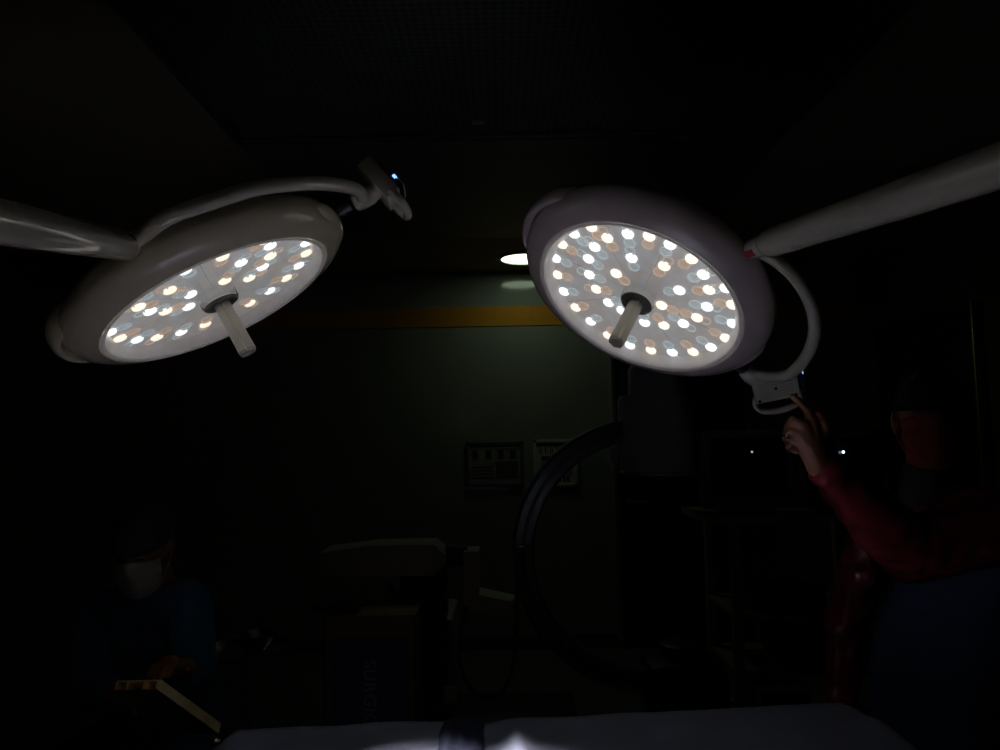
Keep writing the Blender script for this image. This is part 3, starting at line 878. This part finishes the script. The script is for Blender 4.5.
# ------------------------------------------------------------------ instrument stand at the left back
ip = on_y(248, 652, 2.9)
st_ = thing('instrument_stand', 'small round steel instrument stand behind the seated person', 'stand', (ip.x, ip.y, 0))
obj('tray', MB().lathe([(.0, .0), (.15, 0), (.165, .022), (.160, .022), (.147, .005), (0, .005)], (ip.x, ip.y, ip.z), (0, 0, 1), 40, caps=False), M['steel'], st_, 35)
obj('pole', MB().cyl((ip.x, ip.y, .06), (ip.x, ip.y, ip.z), .012), M['steel'], st_, 40)
for k in range(5):
    an = 2 * pi * k / 5 + .3
    e = V((math.cos(an), math.sin(an), 0)) * .24
    lg = obj('leg', MB().tube([V((ip.x, ip.y, .10)), V((ip.x, ip.y, .085)) + e * .4, V((ip.x, ip.y, .06)) + e], .011), M['steel'], st_, 50)
    obj('caster', MB().lathe([(.01, -.012), (.026, -.012), (.028, 0), (.026, .012), (.01, .012)], V((ip.x, ip.y, .028)) + e, (-e.y, e.x, 0), 20), M['black'], lg, 40)
bw_ = ip + V((.03, -.01, .006))
M['dark_steel'] = mat('dark_steel', (.16, .16, .16), rough=.4, metal=1)
tag(obj('steel_bowl', MB().lathe([(.035, 0), (.06, .03), (.072, .065), (.069, .065), (.056, .03), (.03, .005)], bw_, (0, 0, 1), 32, caps=True), M['dark_steel'], None, 40),
    'small dark steel bowl on the round instrument stand', 'bowl')

# ------------------------------------------------------------------ monitor cart at the right
YM = 3.45
def mp(px, py, y=YM): return on_y(px, py, y)
mc = thing('monitor_cart', 'open shelf cart under two monitors, left of the standing person', 'cart', (mp(800, 600).x, YM + .25, 0))
ztop1, ztop0 = mp(780, 515).z, mp(780, 523).z
obj('cart_top', MB().boxp((mp(706, 519).x, YM - .03, ztop0), (mp(898, 519).x, YM + .47, ztop1), .006), M['shelf_wood'], mc, 30)
xl, xr = mp(738, 600).x, mp(884, 600).x
for x_ in (xl, xr):
    for y_ in (YM, YM + .42):
        obj('post', MB().boxp((x_ - .022, y_, .08), (x_ + .022, y_ + .045, ztop0 + .002), .004), M['shelf_wood'], mc, 30)
for py in (616, 673, 735):
    z_ = mp(800, py).z
    obj('shelf', MB().boxp((xl - .02, YM - .005, z_ - .012), (xr + .02, YM + .46, z_ + .012), .004), M['shelf_wood'], mc, 30)
for x_ in (xl, xr):
    for y_ in (YM + .02, YM + .44):
        obj('caster', MB().lathe([(.012, -.015), (.038, -.015), (.04, 0), (.038, .015), (.012, .015)], (x_, y_, .04), (1, 0, 0), 20).cyl((x_, y_, .05), (x_, y_, .09), .012, n=12), M['black'], mc, 40)
def monitor(label, pxa, pxb, pya, led, ledmat):
    xa, xb = mp(pxa, 470).x, mp(pxb, 470).x
    za, zb_ = ztop1, mp(pxa, pya).z
    t = thing('monitor', label, 'monitor', ((xa + xb) / 2, YM + .2, ztop1), 'monitors on the cart')
    bm_ = MB()
    b_ = .035
    bm_.boxp((xa, YM, za + .03), (xa + b_, YM + .06, zb_), .008).boxp((xb - b_, YM, za + .03), (xb, YM + .06, zb_), .008)
    bm_.boxp((xa + b_ * .7, YM + .002, zb_ - b_), (xb - b_ * .7, YM + .058, zb_ - .001), .004).boxp((xa + b_ * .7, YM + .002, za + .031), (xb - b_ * .7, YM + .058, za + .09), .004)
    obj('bezel', bm_, M['monitor_case'], t, 35)
    obj('screen', MB().boxp((xa + b_ * .9, YM + .018, za + .085), (xb - b_ * .9, YM + .05, zb_ - b_ * .9), .006), M['screen'], t, 35)
    obj('case', MB().boxp((xa + .01, YM + .055, za + .035), (xb - .01, YM + .16, zb_ - .005), .02).boxp((xa + .06, YM + .15, za + .07), (xb - .06, YM + .36, zb_ - .06), .05), M['monitor_case'], t, 40)
    obj('stand', MB().boxp(((xa + xb) / 2 - .11, YM + .05, za), ((xa + xb) / 2 + .11, YM + .28, za + .02), .006).boxp(((xa + xb) / 2 - .05, YM + .1, za + .015), ((xa + xb) / 2 + .05, YM + .2, za + .05), .006), M['monitor_case'], t, 35)
    lp = mp(*led)
    obj('status_light', MB().ball((lp.x, YM + .014 if ledmat == 'status_led_dim' else YM + .0, lp.z), .0065 if ledmat == 'status_led' else .005, 12, 8), M[ledmat], t, 60)
monitor('black-screened monitor on the cart, left of the raised hand', 704, 797, 431, (753, 452), 'status_led_dim')
monitor('black-screened monitor on the cart, behind the raised maroon sleeve', 800, 893, 431, (843.3, 452), 'status_led')
# things on its shelves
s1 = mp(800, 616).z + .012; s2 = mp(800, 673).z + .012; s3 = mp(800, 735).z + .012
def unit(name, label, cat, pxa, pxb, h, z_, body, front):
    xa, xb = mp(pxa, 600).x, mp(pxb, 600).x
    t = thing(name, label, cat, ((xa + xb) / 2, YM + .2, z_))
    obj('case', MB().boxp((xa, YM + .05, z_), (xb, YM + .36, z_ + h), .008), body, t, 35)
    obj('front_panel', MB().boxp((xa + .012, YM + .044, z_ + .012), (xb - .012, YM + .052, z_ + h - .012), .003), front, t, 35)
    k = MB()
    for i in range(4): k.cyl((xb - .03 - i * .03, YM + .046, z_ + h * .5), (xb - .03 - i * .03, YM + .036, z_ + h * .5), .008, n=16)
    obj('knob', k, M['monitor_case'], t, 35)
    return t
unit('video_recorder', 'flat dark recorder unit on the upper shelf of the cart', 'recorder', 756, 832, .10, s1, M['black'], M['monitor_case'])
unit('printer', 'dark printer box on the middle shelf of the cart', 'printer', 788, 872, .13, s2, M['black'], M['monitor_case'])
unit('control_box', 'beige-framed control box on the lowest shelf of the cart', 'control box', 758, 812, .17, s3, M['carm_white'], M['black'])

# ------------------------------------------------------------------ people
def head_frame(c, f, roll=0.0):
    f = V(f).normalized(); r = f.cross(V((0, 0, 1))).normalized(); u = r.cross(f)
    R = Matrix((r, f, u)).transposed()
    return R, (lambda x, y, z: V(c) + R @ V((x, y, z)))
def add_head(mb, R, h):
    mb.ball(h(0, -.012, .030), (.076, .097, .088), 28, 18, R)
    mb.ball(h(0, .018, -.03), (.064, .076, .080), 24, 16, R)
    mb.ball(h(0, .045, -.082), (.040, .040, .030), 20, 12, R)      # chin
    mb.capsule(h(0, .083, .022), h(0, .104, -.020), .010, .014, 12)  # nose
    for s_ in (-1, 1):
        mb.ball(h(s_ * .013, .096, -.024), (.009, .010, .008), 10, 8, R)
        mb.ball(h(s_ * .080, -.008, -.005), (.011, .020, .032), 14, 10, R)   # ear
        mb.capsule(h(s_ * .014, .079, .028), h(s_ * .05, .064, .026), .008, .007, 10)  # brow
        mb.ball(h(s_ * .042, .058, -.03), (.024, .022, .024), 14, 10, R)     # cheek
    mb.capsule(h(-.018, .088, -.052), h(.018, .088, -.052), .008, .008, 10)  # lips
    mb.capsule(h(-.015, .086, -.061), h(.015, .086, -.061), .008, .008, 10)
def shell(R, h, rad_, ctr, keep, n=48, m=32):
    mb = MB(); mb.ball((0, 0, 0), rad_, n, m)
    ds = [v for v in mb.bm.verts if not keep(v.co + V(ctr))]
    bmesh.ops.delete(mb.bm, geom=ds, context='VERTS')
    for v in mb.bm.verts: v.co = h(*(v.co + V(ctr)))
    return mb
def dress_head(t, body, R, h, mask_mat, cap_mat, gaze=(0, 0)):
    for s_ in (-1, 1):
        e = obj('eye', MB().ball(h(s_ * .031, .0745, .012), .0115, 16, 10, R), M['eye'], body, 60)
        obj('eyelid', MB().ball(h(s_ * .031, .0745, .0155), (.0145, .0125, .0085), 16, 10, R), M['skin'], body, 60)
        obj('iris', MB().ball(h(s_ * .031, .0825, .010), (.0058, .0045, .0058), 12, 8, R), M['iris'], body, 60)
    hb = shell(R, h, (.080, .101, .094), (0, -.012, .030), lambda q: q.z < .05 and q.z > -.055 and q.y < .0 + (q.z - .02) * .3)
    hr = obj('hair', hb, M['hair'], t, 180); so = hr.modifiers.new('t', 'SOLIDIFY'); so.thickness = .006
    cm = shell(R, h, (.084, .106, .100), (0, -.012, .030), lambda q: q.z > .024 - .35 * (-(q.y) if q.y < 0 else 0))
    cp = obj('cap', cm, cap_mat, t, 180); so = cp.modifiers.new('t', 'SOLIDIFY'); so.thickness = .004
    bm_ = MB()
    bm_.tube([h(.0845 * math.cos(g), -.012 + .1065 * math.sin(g), .026 + (.02 * min(0, math.sin(g)))) for g in [2 * pi * i / 32 for i in range(32)]], .006, 8, 1, True)
    obj('cap_band', bm_, cap_mat, cp, 60)
    # pleated face mask from the nose bridge to under the chin
    def mfn(u, v_):
        an = (u - .5) * 2.15
        zz = .008 - v_ * .118 + (.010 * math.cos((u - .5) * 2 * pi) if v_ < .5 else 0) * (1 - v_ * 2) - .012 * math.cos((u - .5) * pi) * (v_ > .5) * (v_ - .5) * 2
        rx = .081 - .030 * max(0, v_ - .45); ry = .115 + .012 * math.exp(-((u - .5) / .12) ** 2 - ((v_ - .22) / .25) ** 2) - .028 * max(0, v_ - .55) * 2
        pleat = .0018 * math.sin(v_ * 6 * pi)
        return h((rx + pleat) * math.sin(an), .004 + (ry - .004 + pleat) * math.cos(an), zz)
    mk = obj('face_mask', MB().grid(mfn, 28, 20), mask_mat, t, 180); so = mk.modifiers.new('t', 'SOLIDIFY'); so.thickness = .003
    for s_ in (0, 1):
        a_, c_ = mfn(s_, .05), mfn(s_, .85); b_ = h((1 if s_ else -1) * .088, -.024, .005)
        ml = MB().tube([a_, (a_ + b_) / 2 + (b_ - h(0, 0, 0)) * .05, b_, (c_ + b_) / 2 + (b_ - h(0, 0, 0)) * .05, c_], .0018, 6, 5)
        obj('mask_strap', ml, mask_mat, mk, 60)

def fold(amp, sc, seed):
    return lambda p: amp * (noise.noise(V((p.x * sc, p.y * sc, p.z * sc * .45 + seed))) + .5 * noise.noise(V((p.x * sc * 2.3, p.y * sc * 2.3, p.z * sc + seed))))

# --- the person standing at the right, reaching for the control panel
hc_ = P(932, 419, 1.83)
RH, hh = head_frame(hc_, (-.42, -.90, .02))
sA, sB = P(880, 516, 1.96), P(1036, 518, 1.60)                 # image-left and image-right shoulder
elB, wrB = P(908, 550, 1.58), P(819, 465, 1.515)
elA, wrA = P(846, 622, 2.03), P(842, 706, 1.93)
nk = hc_ + V((.0, .02, -.165)); ch = sA * .45 + sB * .55 + V((.015, .02, -.10))
pv = V((ch.x + .01, ch.y + .05, .93))
hipA, hipB = pv + V((-.09, .02, -.02)), pv + V((.09, -.02, -.02))
knA, knB = V((hipA.x - .01, hipA.y - .03, .49)), V((hipB.x + .02, hipB.y - .03, .49))
anA, anB = V((hipA.x - .02, hipA.y + .02, .09)), V((hipB.x + .03, hipB.y + .02, .09))
pr = thing('person', 'person in black cap, red mask and maroon sleeves, reaching to the right surgical light', 'person', (pv.x, pv.y, 0))
bd = MB()
add_head(bd, RH, hh)
bd.capsule(hc_ + V((0, .01, -.06)), nk, .054, .060)
shd = (sB - sA).normalized()
fwd = shd.cross(V((0, 0, 1))); fwd = -fwd if fwd.y > 0 else fwd
RT3 = Matrix((shd, -fwd, V((0, 0, 1)))).transposed()
def torso(mb, k=0.0, yoke=True):
    mb.ball(ch + V((0, 0, .0)), (.165 + k, .105 + k, .16 + k), 28, 18, RT3)
    if yoke: mb.capsule(sA + shd * .02, sB - shd * .02, .062 + k, .062 + k)
    mb.ball((ch + pv) / 2, (.145 + k, .10 + k, .21 + k), 28, 18, RT3)
    mb.ball(pv, (.165 + k, .115 + k, .13 + k), 28, 18, RT3)
torso(bd)
bd.capsule(sA, elA, .050, .040).capsule(elA, wrA, .038, .027)
bd.capsule(sB, elB, .050, .040).capsule(elB, wrB, .039, .027)
for a_, b_, c_ in ((hipA, knA, anA), (hipB, knB, anB)):
    bd.capsule(a_, b_, .080, .055).capsule(b_, c_, .052, .036)
    bd.capsule(c_ + V((0, .02, -.045)), c_ + V((0, -.13, -.055)), .038, .032)
# the relaxed hand beside the body
pa = wrA + (wrA - elA).normalized() * .05
bd.capsule(wrA, pa, .026, .030)
for k in range(4):
    o_ = pa + V((-.024 + .016 * k, -.01, -.03)); l_ = (.075, .085, .08, .062)[k]
    bd.capsule(o_, o_ + V((0, -.012, -l_ * .5)), .0095, .009, 10); bd.capsule(o_ + V((0, -.012, -l_ * .5)), o_ + V((0, -.035, -l_)), .009, .0075, 10)
bd.capsule(pa + V((-.02, -.02, .0)), pa + V((-.032, -.045, -.04)), .011, .009, 10)
# the raised hand: index extended to the panel, the others curled, thumb along the side
hd_ = 1.515
ip_ = [(812, 420, hd_ - .012), (807, 409, hd_ - .018), (799, 401.5, hd_ - .022), (793, 396.5, hd_ - .022)]
mi_ = [(804, 425, hd_ - .016), (793, 420, hd_ - .014), (787.5, 428, hd_ + .006), (794, 435, hd_ + .018)]
ri_ = [(801, 434, hd_ - .012), (790, 430.5, hd_ - .008), (785.5, 438.5, hd_ + .010), (792, 445, hd_ + .020)]
pi_ = [(800, 443, hd_ - .005), (791.5, 441, hd_ + .000), (788.5, 447.5, hd_ + .014), (795, 452, hd_ + .022)]
th_ = [(819, 448, hd_ + .002), (826, 436, hd_ - .002), (824.5, 423, hd_ - .008), (818, 413, hd_ - .014)]
hm_ = MB()
kc = [P(*q[0]) for q in (ip_, mi_, ri_, pi_)]
for q in kc:
    hm_.capsule(wrB + (q - wrB) * .18, q, .018, .0115, 14)
hm_.capsule(wrB, P(810, 446, hd_), .025, .027)
hm_.capsule(kc[0], kc[3], .0105, .0105)
hm_.capsule(P(813, 452, hd_ - .004), P(*th_[0]), .020, .016)
for ch_, r0, r1 in ((ip_, .0098, .0072), (mi_, .0094, .0078), (ri_, .0090, .0074), (pi_, .0080, .0066), (th_, .0120, .0086)):
    pts = [P(*q) for q in ch_]
    for i in range(3):
        f0_, f1_ = i / 3, (i + 1) / 3
        hm_.capsule(pts[i], pts[i + 1], r0 + (r1 - r0) * f0_, r0 + (r1 - r0) * f1_, 12)
hm_.bm.verts.ensure_lookup_table()
me_ = bpy.data.meshes.new('tmp'); hm_.bm.to_mesh(me_); bd.bm.from_mesh(me_); bpy.data.meshes.remove(me_); hm_.bm.free()
body = obj('body', remeshed(bd, .0036, 3), M['skin'], pr, 180)
rp_ = [P(*ri_[1]), P(*ri_[2])]; rc = rp_[0] * .45 + rp_[1] * .55; rd_ = (rp_[1] - rp_[0]).normalized()
obj('gold_ring', MB().lathe([(.0078, -.003), (.0096, -.003), (.0101, 0), (.0096, .003), (.0078, .003)], rc, rd_, 24, caps=False).ball(rc + (CAM - rc).normalized() * .0100, .004, 12, 8), M['gold'], body, 50)
dress_head(pr, body, RH, hh, M['mask_red'], M['cap_black'])
obj('collar', MB().lathe([(.088, -.07), (.074, -.03), (.068, .02), (.066, .055), (.060, .055)], nk, hc_ - nk, 32, caps=False), M['cap_black'], pr, 60)
sl = MB()
sl.capsule(sB, elB, .074, .070).capsule(elB, elB + (wrB - elB) * .45, .070, .058).capsule(elB + (wrB - elB) * .45, elB + (wrB - elB) * .93, .058, .038)
sl.capsule(sA, elA, .066, .058).capsule(elA, wrA - (wrA - elA) * .06, .056, .040)
sl.capsule(sB, ch + V((.02, 0, .03)), .080, .12)
sl.capsule(sA + shd * .03 + V((0, 0, -.01)), sB - shd * .03 + V((0, 0, -.01)), .074, .074)
ax_arm = (wrB - elB).normalized()
def slv(p):
    q = p - elB
    return .002 * math.sin(q.dot(ax_arm) * 120 + 5 * noise.noise(p * 9)) + .005 * noise.noise(p * 13) + .006 * noise.noise(V((p.x * 30, p.y * 30, p.z * 14)))
obj('sleeves', remeshed(sl, .006, 3, slv), M['maroon'], pr, 180, label='shiny creased maroon sleeves')
sv = MB(); torso(sv, .018, False)
sv.capsule(pv + V((0, 0, .02)), pv + V((0, 0, -.16)), .200, .212)
obj('scrub_top', remeshed(sv, .012, 4, fold(.008, 9, 3)), M['scrub_navy'], pr, 180)
tr_ = MB()
for a_, b_, c_ in ((hipA, knA, anA), (hipB, knB, anB)):
    tr_.capsule(a_ + V((0, 0, -.02)), b_, .098, .080).capsule(b_, c_ + V((0, 0, .03)), .078, .066)
tr_.ball(pv + V((0, 0, -.06)), (.170, .125, .12), 28, 16, RT3)
obj('trousers', remeshed(tr_, .012, 4, fold(.008, 10, 7)), M['trouser_grey'], pr, 180)
for c_ in (anA, anB):
    sh = MB(); sh.capsule(c_ + V((0, .02, -.05)), c_ + V((0, -.13, -.058)), .047, .040).ball(c_ + V((0, -.05, -.078)), (.052, .13, .012))
    obj('shoe', remeshed(sh, .008, 3), M['black'], pr, 180)

# --- the person sitting at the left, head bowed
hc2 = P(142, 546, 2.2)
RH2, h2 = head_frame(hc2, (.06, -.88, -.40))
s2A, s2B = P(92, 612, 2.28), P(188, 606, 2.26)
sd2 = (s2B - s2A).normalized()
nk2 = hc2 + V((-.005, .10, -.135)); ch2 = (s2A + s2B) / 2 + V((0, .04, -.13))
pv2 = V((ch2.x, ch2.y + .20, .56))
fw2 = V((0, -1, 0))
RT2 = Matrix((sd2, V((0, 0, 1)).cross(sd2), V((0, 0, 1)))).transposed()
hA, hB = pv2 + V((-.10, -.03, -.01)), pv2 + V((.10, -.03, -.01))
kA, kB = V((pv2.x - .17, pv2.y - .44, .54)), V((pv2.x + .17, pv2.y - .44, .54))
fA, fB = V((kA.x, kA.y + .05, .09)), V((kB.x, kB.y + .05, .09))
eA, eB = P(88, 690, 2.12), P(196, 672, 2.16)
wA, wB = P(140, 700, 1.98), P(176, 668, 2.0)
ps = thing('person', 'person in dark cap and pale mask, seated with bowed head behind the tan board', 'person', (pv2.x, pv2.y, 0))
b2 = MB()
add_head(b2, RH2, h2)
b2.capsule(hc2 + V((0, .04, -.05)), nk2, .054, .062)
def torso2(mb, k=0.0):
    mb.ball(ch2, (.165 + k, .11 + k, .17 + k), 28, 18, RT2)
    mb.capsule(s2A + sd2 * .02, s2B - sd2 * .02, .062 + k, .062 + k)
    mb.ball((ch2 + pv2) / 2, (.155 + k, .12 + k, .20 + k), 28, 18, RT2)
    mb.ball(pv2, (.175 + k, .14 + k, .10 + k), 28, 18, RT2)
torso2(b2)
for s_, e_, w_ in ((s2A, eA, wA), (s2B, eB, wB)):
    b2.capsule(s_, e_, .050, .040).capsule(e_, w_, .038, .027)
for a_, b_, c_ in ((hA, kA, fA), (hB, kB, fB)):
    b2.capsule(a_, b_, .082, .058).capsule(b_, c_, .054, .037)
    b2.capsule(c_ + V((0, .02, -.045)), c_ + V((0, -.13, -.055)), .038, .032)
for w_, e_, sg in ((wA, eA, 1), (wB, eB, -1)):
    dd = (w_ - e_).normalized(); sd_ = dd.cross(V((0, 0, 1))).normalized()
    pm_ = w_ + dd * .055
    b2.capsule(w_, pm_, .026, .030)
    for k in range(4):
        o_ = pm_ + sd_ * (-.026 + .0175 * k) + dd * .02; l_ = (.070, .082, .076, .058)[k]
        m_ = o_ + dd * l_ * .5 + V((0, 0, -.008))
        b2.capsule(o_, m_, .0095, .009, 10); b2.capsule(m_, m_ + dd * l_ * .35 + V((0, 0, -l_ * .35)), .009, .0075, 10)
    b2.capsule(w_ + dd * .02 + sd_ * .02 * sg, w_ + dd * .06 + sd_ * .05 * sg + V((0, 0, -.01)), .012, .0095, 10)
body2 = obj('body', remeshed(b2, .005, 3), M['skin'], ps, 180)
dress_head(ps, body2, RH2, h2, M['mask_pale'], M['cap_black'])
s3_ = MB(); torso2(s3_, .018)
obj('scrub_top', remeshed(s3_, .012, 4, fold(.008, 9, 13)), M['scrub_navy'], ps, 180)
for nm, s_, e_, w_, mm in (('sleeve', s2A, eA, wA, 'scrub_navy'), ('sleeve', s2B, eB, wB, 'scrub_teal')):
    sm_ = MB(); sm_.capsule(s_, e_, .074, .062).capsule(e_, e_ + (w_ - e_) * .35, .060, .052)
    obj(nm, remeshed(sm_, .010, 3, fold(.008, 12, 21)), M[mm], ps, 180, label='teal sleeve' if mm == 'scrub_teal' else None)
t2 = MB()
for a_, b_, c_ in ((hA, kA, fA), (hB, kB, fB)):
    t2.capsule(a_, b_, .100, .082).capsule(b_, c_ + V((0, 0, .03)), .078, .064)
t2.ball(pv2, (.192, .155, .11), 28, 16, RT2)
obj('trousers', remeshed(t2, .012, 4, fold(.008, 10, 27)), M['scrub_navy'], ps, 180)
for c_ in (fA, fB):
    sh = MB(); sh.capsule(c_ + V((0, .02, -.05)), c_ + V((0, -.13, -.058)), .047, .040).ball(c_ + V((0, -.05, -.078)), (.052, .13, .012))
    obj('shoe', remeshed(sh, .008, 3), M['black'], ps, 180)
sz = .455
so_ = thing('stool', 'round stool under the seated person', 'stool', (pv2.x, pv2.y + .02, 0))
obj('seat', MB().lathe([(.0, sz), (.17, sz), (.185, sz - .02), (.185, sz - .045), (.17, sz - .06), (0, sz - .06)], (pv2.x, pv2.y + .02, 0), (0, 0, 1), 40, caps=False), M['black'], so_, 40)
obj('pole', MB().cyl((pv2.x, pv2.y + .02, .08), (pv2.x, pv2.y + .02, sz - .058), .025), M['steel'], so_, 40)
for k in range(5):
    an = 2 * pi * k / 5 + .9
    e = V((math.cos(an), math.sin(an), 0)) * .24
    c_ = V((pv2.x, pv2.y + .02, 0))
    lg = obj('leg', MB().tube([c_ + V((0, 0, .10)), c_ + e * .5 + V((0, 0, .085)), c_ + e + V((0, 0, .06))], .014), M['steel'], so_, 50)
    obj('caster', MB().lathe([(.01, -.014), (.026, -.014), (.028, 0), (.026, .014), (.01, .014)], c_ + e + V((0, 0, .028)), (-e.y, e.x, 0), 20), M['black'], lg, 40)
